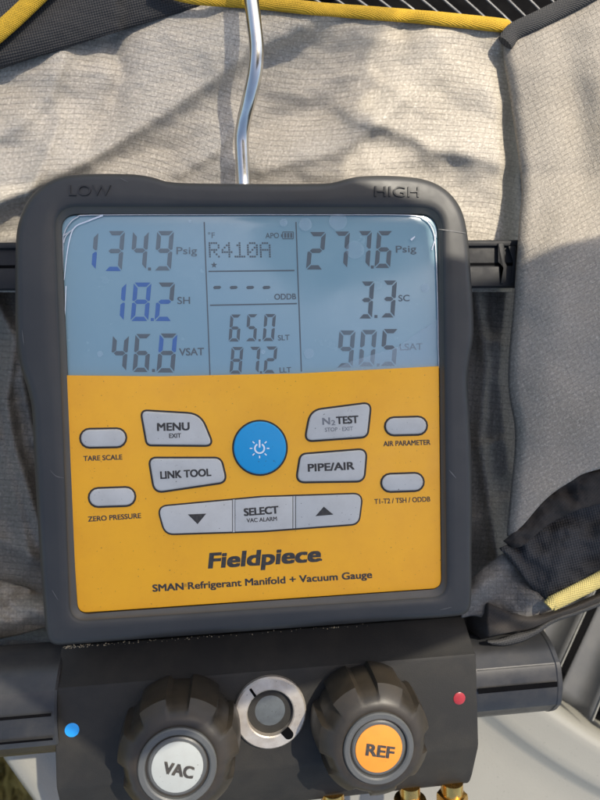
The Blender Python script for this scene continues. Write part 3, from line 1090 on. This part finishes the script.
# the rocker bar of three keys
bar = rounded([(158, 507), (262, 497.3), (362, 494), (358.3, 523.6), (262, 530.8), (165.5, 533.8)], [8, 0, 8, 9, 0, 11], 7)
plate('keypad_outline', offset(bar, -1.6), 0.0, 0.00022, gasket, panel, 0.3, 0.0001)


def clip(poly, x0, x1):
    def half(pl, xs, keep):
        out = []
        for i in range(len(pl)):
            a, b = pl[i - 1], pl[i]
            ia, ib = keep(a[0]), keep(b[0])
            if ia != ib:
                t = (xs - a[0]) / (b[0] - a[0])
                out.append(Vector((xs, a[1] + (b[1] - a[1]) * t)))
            if ib:
                out.append(Vector(b))
        return out
    return half(half(poly, x0, lambda x: x >= x0), x1, lambda x: x <= x1)


def barkey(name, x0, x1):
    return plate(name, clip(bar, x0, x1), 0.0, 0.0013, button, gauge, 0.9, 0.0004)


kd = barkey('down_button', 100, 232.2)
ks = barkey('select_button', 235.2, 292.6)
ku = barkey('up_button', 295.8, 400)
plate('key_divider', [(232.6, 499.6), (234.9, 499.4), (234.9, 532.0), (232.6, 532.2)], 0.0, 0.0010, button, ks, 0.3, 0.0002)
plate('key_divider', [(293.1, 496.2), (295.3, 496.1), (295.3, 528.2), (293.1, 528.4)], 0.0, 0.0010, button, ks, 0.3, 0.0002)
quad('down_arrow', [(187.8, 514.4), (206.3, 513.6), (197.6, 524.2)], 0.00136, ink, kd)
quad('up_arrow', [(315.4, 516.2), (333.3, 514.6), (323.8, 506.6)], 0.00136, ink, ku)
lettering('SELECT', (244.5, 515.8), (278.4, 513.2), 7.6, 0.00136, ink, ks, 0.035)
lettering('VAC ALARM', (246.8, 522.6), (277, 520.6), 4.3, 0.00136, ink, ks, 0.015)
for nm, x, y, w, h, a in (('tare_button', 103.2, 438, 44.5, 17.2, -1), ('zero_button', 112, 497, 45, 17.2, -2), ('air_button', 406, 426, 40.5, 16.4, -1.5), ('sensor_button', 402.5, 482.4, 41, 16.4, -2)):
    key(nm, oval(x, y, w, h, a), 0)
circ = [(260 + 26.2 * math.cos(2 * math.pi * k / 48), 447.8 + 26.4 * math.sin(2 * math.pi * k / 48)) for k in range(48)]
pw, z = key('power_button', circ, 0, blueb, 0.0016, 1.7)
# white power symbol with rays
bv, bf = [], []


def ring_sec(cx, cy, r0, r1, a0, a1, n=22):
    for i in range(n):
        t0, t1 = (math.radians(a0 + (a1 - a0) * (i + j) / n) for j in (0, 1))
        k_ = len(bv)
        for r, t in ((r0, t0), (r1, t0), (r1, t1), (r0, t1)):
            bv.append(P(cx + r * math.cos(t), cy - r * math.sin(t), z))
        bf.append((k_, k_ + 1, k_ + 2, k_ + 3))


pcx, pcy = 259.6, 448.4
ring_sec(pcx, pcy, 3.9, 5.5, 120, 420)
k_ = len(bv)
bv += [P(x, y, z) for x, y in ((pcx - .8, pcy - 8.5), (pcx + .8, pcy - 8.5), (pcx + .8, pcy - .8), (pcx - .8, pcy - .8))]
bf.append((k_, k_ + 1, k_ + 2, k_ + 3))
for i in range(8):
    a = math.radians(45 * i)
    if i == 2:
        continue
    d = Vector((math.cos(a), -math.sin(a))); n_ = Vector((-d.y, d.x)) * 0.6
    c0 = Vector((pcx, pcy)) + d * 7.2; c1 = Vector((pcx, pcy)) + d * 9.8
    k_ = len(bv)
    bv += [P(*(c0 - n_), z), P(*(c0 + n_), z), P(*(c1 + n_), z), P(*(c1 - n_), z)]
    bf.append((k_, k_ + 1, k_ + 2, k_ + 3))
mk('power_symbol', bv, bf, white, pw)
ZP = 0.00006
lettering('TARE SCALE', (83.6, 461), (122.2, 459.4), 5.2, ZP, ink, panel, 0.02)
lettering('ZERO PRESSURE', (88.2, 521.6), (141, 518), 5.2, ZP, ink, panel, 0.02)
lettering('AIR PARAMETER', (383.6, 446.2), (430.4, 444.6), 5.2, ZP, ink, panel, 0.02)
lettering('T1-T2 / TSH / ODDB', (374.6, 504), (430.2, 501.4), 5.2, ZP, ink, panel, 0.015)
lettering('Fieldpiece', (209, 568), (319.5, 561), 15.4, ZP, ink, panel, 0.036, 0.16, name='brand_lettering')
disc('brand_dot', 321.2, 559.8, 1.1, ZP, ink, panel, 10)
lettering('SMAN', (153, 591.6), (183.5, 589.6), 7.2, ZP, ink, panel, 0.03)
lettering('®', (184.2, 587), (187, 586.8), 3.4, ZP, ink, panel, 0.0)
lettering('Refrigerant Manifold + Vacuum Gauge', (188.4, 589.2), (372, 577.8), 7.2, ZP, ink, panel, 0.025)

# --- hook of bent wire
hook = [P(244, 192, -0.017), P(243.3, 175, -0.017), P(242, 152, -0.016), P(241.8, 136, -0.0145), P(244.5, 118, -0.010), P(250, 96, -0.003), P(255, 72, 0.002), P(256.5, 48, 0.004), P(254, 22, 0.004), P(251, -2, 0.003), P(249, -30, 0.001), P(247, -70, -0.004), P(245, -120, -0.010), P(250, -158, -0.014), P(270, -180, -0.018), P(296, -176, -0.022), P(310, -150, -0.024), P(311, -118, -0.024)]
tube('hanging_hook', hook, 0.0036, chrome, gauge, n=20, sub=8)

# --- cross bar behind the housing (two rails with a groove)
cbar = D.objects.new('x', None)


def rail(name, ya, yb, x0, x1, z0, z1, mat, parent, dyl=0.0, bev=1.2):
    return plate(name, [(x0, ya + dyl), (x1, ya), (x1, yb), (x0, yb + dyl)], z0, z1, mat, parent, bev, 0.0008)


cb = rail('rear_crossbar', 240, 288, -80, 521, -0.030, -0.0185, crossm, gauge, 3)
D.objects.remove(cbar)
rail('rail_lip', 240.5, 246, -80, 520, -0.0188, -0.0168, crossm, cb, 3, 0.8)
rail('rail_lip', 266, 286.5, -80, 520, -0.0188, -0.0165, crossm, cb, 3, 1.0)
rail('rail_groove', 262.5, 265.6, -80, 519, -0.0188, -0.0183, groove_m, cb, 3, 0.3)
plate('end_clip', rounded([(498, 243), (504, 243), (505, 262), (507, 266), (504, 284), (500, 284), (503, 268), (498, 262)], 0.8, 3), -0.0188, -0.0158, crossm, cb, 0.6, 0.0005)
plate('end_clip', rounded([(508, 246), (516, 246), (516, 284), (511, 284), (513, 262)], 0.8, 3), -0.0188, -0.0160, crossm, cb, 0.6, 0.0005)

# --- manifold block: section swept from left to right
ZB = -0.0080


def edge(pl, pr, z):
    return P(*pl, z), P(*pr, z)


sec = [edge((60, 640), (470, 610), -0.034), edge((60, 646), (472, 617), -0.024), edge((56, 680), (474, 650), ZB - 0.0035), edge((55, 686.5), (474.5, 655.5), ZB - 0.0006), edge((54.6, 690), (475, 659), ZB),
       edge((54.5, 783), (479.5, 750), ZB), edge((54.5, 786.5), (480, 753.5), ZB - 0.0006), edge((54.5, 818), (484.5, 775), ZB - 0.0095), edge((54.8, 824), (484.2, 781), ZB - 0.0125), edge((56, 826), (480, 783), -0.0225), edge((56, 822), (478, 779), -0.034)]
xl = sum(e[0].x for e in sec) / len(sec)
prof_yz = [((e[0].y + e[1].y) / 2, e[0].z) for e in sec]
XL = P(54.6, 740, ZB).x
XR = P(478, 705, ZB).x
ringsb = []
for x, ins in ((XL + 0.0012, 0.0010), (XL + 0.0003, 0.0003), (XL, 0.0), (XL, 0.0)):
    pass
cyb = sum(p[0] for p in prof_yz) / len(prof_yz)


def sec_ring(x, ins):
    q = offset([Vector(p) for p in prof_yz], ins)
    return [Vector((x, p[0], p[1])) for p in q]


block = loops('manifold_block', [sec_ring(XL, 0.0012), sec_ring(XL + 0.0004, 0.0004), sec_ring(XL + 0.0014, 0), sec_ring(XR - 0.0014, 0), sec_ring(XR - 0.0004, 0.0004), sec_ring(XR, 0.0012)], anod, gauge, 28)


def lathe_disc(name, x, y, z, prof, mat, parent, n=32, rfn=None):
    c = P(x, y, z)
    return lathe(name, prof, (c.x, c.y, 0), (0, 0, 1), mat, parent, n, rfn)


lathe_disc('colour_dot', 72, 730, ZB, [(0.0034, ZB - 0.0005), (0.0034, ZB + 0.0001), (0.0033, ZB + 0.00014), (0.0005, ZB + 0.00015)], bluedot, block, 24)
lathe_disc('colour_dot', 459.3, 698.3, ZB, [(0.0032, ZB - 0.0005), (0.0032, ZB + 0.0002), (0.0026, ZB + 0.0005), (0.0004, ZB + 0.0006)], reddot, block, 24)

# sight glass: zinc washer with two notches, domed glass in the middle
sx, sy = 270.5, 713.5
sc0 = P(sx, sy, ZB + 0.003)
washer = lathe('sight_ring', [(0.0180, ZB - 0.001), (0.0180, ZB + 0.0022), (0.0172, ZB + 0.0031), (0.0121, ZB + 0.0033), (0.0115, ZB + 0.0028), (0.0112, ZB - 0.0035)], (sc0.x, sc0.y, 0), (0, 0, 1), steel, gauge, 64, cap1=False)
dome = [(0.0112, ZB - 0.0035)]
for k in range(0, 9):
    a = k / 8 * math.pi / 2
    dome.append((0.0109 * math.cos(a) + 0.0001, ZB - 0.0016 + 0.0022 * math.sin(a)))
lathe('sight_glass', dome, (sc0.x, sc0.y, 0), (0, 0, 1), sightm, washer, 40)
for ang, nm in ((122, 'ring_slot'), (-52, 'ring_slot')):
    a = math.radians(ang)
    d = Vector((math.cos(a), math.sin(a), 0)); n_ = Vector((-d.y, d.x, 0))
    L0, L1, w = (0.0108, 0.0166, 0.0024) if ang < 0 else (0.0117, 0.0164, 0.0018)
    ring = [sc0 + d * L0 + n_ * w, sc0 + d * L0 - n_ * w]
    for k in range(9):
        t = -math.pi / 2 + k * math.pi / 8
        ring.append(sc0 + d * (L1 - w + w * math.cos(t)) + n_ * w * math.sin(t))
    if ang < 0:
        mk(nm, [Vector((p.x, p.y, ZB + 0.00345)) for p in ring], [tuple(range(len(ring)))], groove_m, washer)
    else:
        q = [sc0 + d * L0 + n_ * w, sc0 + d * L0 + n_ * w * 0.3, sc0 + d * L1 + n_ * w * 0.3, sc0 + d * L1 + n_ * w]
        mk(nm, [Vector((p.x, p.y, ZB + 0.00345)) for p in q], [(0, 1, 2, 3)], groove_m, washer)


# --- knobs
def knob(name, fx, fy, zf, rot, cap_mat, word, b0, b1, caph, rc, rr, rb_):
    c = P(fx, fy, zf)
    zb = ZB + 0.0008
    lob = 7

    def rfn(r, h, t):
        if r < rr * 1.08:
            return r
        f = max(0.0, min(1.0, (zf - 0.002 - h) / 0.006))
        w = math.cos(lob * (t + rot))
        s = max(0.0, w) ** 0.5 if w > 0 else 0.0
        dip = 1 / (1 + math.exp(-(w - 0.3) * 22))
        return r * (1 - 0.088 * dip * f)
    prof = [(rb_ * 0.90, zb), (rb_ * 0.97, zb + 0.0012), (rb_, zb + 0.004), (rb_ * 1.0, zb + 0.010), (rb_ * 0.985, zb + 0.0175), (rb_ * 0.955, zf - 0.0085)]
    for k in range(1, 7):
        a = k / 6
        prof.append((rb_ * 0.955 + (rr * 1.09 - rb_ * 0.955) * a ** 1.0, zf - 0.0085 + 0.0068 * math.sin(a * math.pi / 2)))
    prof += [(rr * 1.03, zf - 0.0016), (rr, zf - 0.0018)]
    body = lathe(name, prof, (c.x, c.y, 0), (0, 0, 1), knobm, gauge, 168, rfn, 30)
    lathe('cap_ring', [(rr, zf - 0.003), (rr, zf - 0.0006), (rr * 0.97, zf), (rr * 0.86, zf), (rr * 0.82, zf - 0.0006), (rr * 0.80, zf - 0.0028), (rr * 0.78, zf - 0.003)], (c.x, c.y, 0), (0, 0, 1), capring, body, 64)
    lathe('cap_disc', [(rc * 1.16, zf - 0.0032), (rc * 1.16, zf - 0.0014), (rc * 1.10, zf - 0.0009), (0.0005, zf - 0.0008)], (c.x, c.y, 0), (0, 0, 1), capring, body, 64)
    lathe('cap_label', [(rc, zf - 0.001), (rc, zf - 0.00055), (rc * .985, zf - 0.0005), (0.0004, zf - 0.0005)], (c.x, c.y, 0), (0, 0, 1), cap_mat, body, 64)
    lettering(word, b0, b1, caph, zf - 0.00044, ink, body, 0.035)
    return body


ZK = 0.026
knob('vacuum_knob', 177.3, 768, ZK, 0.25, labw, 'VAC', (163, 773.2), (192, 778.6), 12.2, 0.0112, 0.0172, 0.0283)
knob('refrigerant_knob', 379.3, 749.5, ZK, 0.1, labo, 'REF', (366, 755.2), (393, 758.6), 12, 0.0109, 0.0164, 0.0278)

# --- round side ports of the block, left and right
def port(name, x0, x1, cyl, czl, r, lip):
    n = 48
    flats = [(80, 0.985), (48, 0.98), (14, 0.98)]

    def ringx(x, rad):
        out = []
        for k in range(n):
            t = 2 * math.pi * k / n
            rr = rad
            deg = math.degrees(t) % 360
            # shallow flat on the front
            for c, f in ((90, 0.965), (35, 0.97), (145, 0.97)):
                d = abs(deg - c)
                if d < 24:
                    rr = rad * max(f, math.cos(math.radians(24)) / math.cos(math.radians(d)))
            out.append(Vector((x, cyl + rr * math.cos(t) * -1, czl + rr * math.sin(t))))
        return out
    rings = [ringx(x0, r * 0.97), ringx(x0 + 0.001 * (1 if x1 > x0 else -1), r)]
    s = 1 if x1 > x0 else -1
    if lip:
        rings += [ringx(x1 - s * 0.0036, r), ringx(x1 - s * 0.0030, r * 1.02), ringx(x1 - s * 0.0008, r * 1.015), ringx(x1, r * 0.97), ringx(x1 + s * 0.0001, r * 0.6)]
    else:
        rings += [ringx(x1, r)]
    o = loops(name, rings, barplast, gauge, 20)
    return o, ringx


zc_ = -0.030
pr_a = P(478, 640, -0.020); pr_b = P(478, 713, -0.030)
cyr = (pr_a.y + pr_b.y) / 2
rr_ = abs(pr_a.y - pr_b.y) / 2
xr1 = P(543, 680, -0.03).x
pR, rx = port('side_port', XR - 0.002, xr1, cyr, zc_, rr_, True)
pl_a = P(20, 655, -0.020); pl_b = P(20, 750, -0.030)
cyl_ = (pl_a.y + pl_b.y) / 2
rl_ = abs(pl_a.y - pl_b.y) / 2
xl1 = P(-70, 700, -0.03).x
pL, lx = port('side_port', XL + 0.002, xl1, cyl_, zc_, rl_, True)


def groove(parent, x0, x1, cy, r, deg, w, mat, lift_=0.0004):
    vs = []
    n = 5
    for x in (x0, x1):
        for k in range(n + 1):
            t = math.radians(deg - w / 2 + w * k / n)
            vs.append(Vector((x, cy - (r + lift_) * math.cos(t), zc_ + (r + lift_) * math.sin(t))))
    fs = [(k, k + 1, n + 2 + k, n + 1 + k) for k in range(n)]
    mk('groove', vs, fs, mat, parent)


groove(pR, XR, xr1 - 0.004, cyr, rr_, 93, 7, groove_m, 0.0002)
groove(pR, XR + 0.001, xr1 - 0.004, cyr, rr_, 118, 1.2, crossm, 0.0002)
groove(pL, xl1 + 0.006, XL, cyl_, rl_, 97, 3, groove_m, 0.0002)
groove(pL, xl1 + 0.006, XL, cyl_, rl_, 70, 3, groove_m, 0.0002)

# --- brass hose fittings under the block
for x, kind in ((333, 0), (410, 1), (452, 0), (180, 0)):
    p = P(x, 789 + (452 - x) * 0.085, -0.023)
    pr_ = [(0.0060, -0.004), (0.0060, 0.002), (0.0076, 0.0024), (0.0078, 0.004), (0.0078, 0.011), (0.0070, 0.0125), (0.0055, 0.013), (0.0055, 0.03)]
    if kind:
        pr_ = [(0.0055, -0.004), (0.0055, 0.003), (0.0085, 0.0032), (0.0088, 0.004), (0.0088, 0.016), (0.008, 0.017), (0.005, 0.0175), (0.005, 0.03)]
        # knurled nut
        pr_ = pr_[:3] + [(0.0088, 0.004 + 0.0006 * k) for k in range(20)] + pr_[5:]
        rf = lambda r, h, t: r * (1 + (0.03 * math.sin(36 * t + h * 5200) * math.sin(36 * t - h * 5200) if r > 0.0086 else 0))
        lathe('brass_fitting', pr_, p, (0, -1, 0), brass, gauge, 180, rf, 60)
    else:
        rf = lambda r, h, t: r / max(math.cos(((t + math.pi / 6) % (math.pi / 3)) - math.pi / 6), 0.5) * 0.93 if r > 0.0072 else r
        lathe('brass_fitting', pr_, p, (0, -1, 0), brass, gauge, 96, rf, 20)

# --- grit caught along the lower edge of the housing
sv, sf = [], []
for i in range(170):
    t = random.random() ** 2.6
    x = 66 + t * 300 + random.uniform(-3, 3)
    y = 645.5 - (x - 66) * 0.0735 + random.uniform(0.2, 3.2)
    c = P(x, y, -0.0168 - random.uniform(0.0, 0.001))
    r = random.uniform(0.00010, 0.00042)
    k = len(sv)
    for dx, dy, dz in ((1, 0, 0), (0, 1, 0), (-1, 0, 0), (0, -1, 0), (0, 0, 1), (0, 0, -1)):
        sv.append(c + Vector((dx, dy, dz)) * r * random.uniform(0.6, 1.3))
    sf += [tuple(k + j for j in q) for q in ((0, 1, 4), (1, 2, 4), (2, 3, 4), (3, 0, 4), (1, 0, 5), (2, 1, 5), (3, 2, 5), (0, 3, 5))]
sand = mk('sand_grains', sv, sf, M('sand', (0.42, 0.34, 0.22, 1), 0.8).grime(300, 0.4, spots=False).m, block)
sand['kind'] = 'stuff'

# ================================================================== ADDED SHADE HELPER (above and behind the photographer, out of the picture)
# outline of the shade on the gauge's face, in photograph pixels; carried back along the sun's direction to a board at 0.5 m
ZS = 0.42
shade = [(-80, 172), (60, 168), (320, 168), (352, 186), (405, 205), (431, 222), (436, 260), (470, 266), (540, 252), (610, 236), (680, 226),
         (680, 545), (590, 575), (530, 612), (420, 652), (250, 700), (120, 760), (-80, 610)]
top = []
for x, y in shade:
    p = P(x, y, 0.0)
    top.append(p + SUN * (ZS / SUN.z))
n = len(top)
sb = thing('added_shade_board', 'added grey board on a slim post, out of view, shading the gauge', 'board', (top[8].x + 0.05, top[8].y, -0.80))
mk('board', top + [v + Vector((0, 0, 0.003)) for v in top],
   [tuple(range(n)), tuple(range(2 * n - 1, n - 1, -1))] + [(i, (i + 1) % n, n + (i + 1) % n, n + i) for i in range(n)], board_m, sb)
# added fine slats along the board's far edge let about half of the sun through to the cloth
ya, yb = P(100, 170, 0.0).y, P(100, -75, -0.03).y
k = 0
pitch = 0.0042
while ya + k * pitch < yb:
    y = ya + 0.0015 + k * pitch
    f = (y - ya) / (yb - ya)
    xr = P(352 + 62 * f, 100, -0.02).x + (0.004 * math.sin(k * 0.9))
    z0, z1 = -0.02, -0.02
    vs = []
    for xx in (-0.19, xr):
        for yy in (y, y + 0.00185):
            for dz in (0, 0.001):
                vs.append(Vector((xx, yy, -0.02)) + SUN * ((ZS + 0.02) / SUN.z) + Vector((0, 0, dz)))
    mk('shade_slat', vs, [(0, 1, 3, 2), (4, 6, 7, 5), (0, 4, 5, 1), (2, 3, 7, 6), (0, 2, 6, 4), (1, 5, 7, 3)], board_m, sb)
    k += 1
px0 = top[9] + Vector((0.02, -0.08, 0))
lathe('post', [(0.012, -0.80), (0.012, ZS + 0.012)], (px0.x - 0.03, px0.y, 0), (0, 0, 1), board_m, sb, 16)
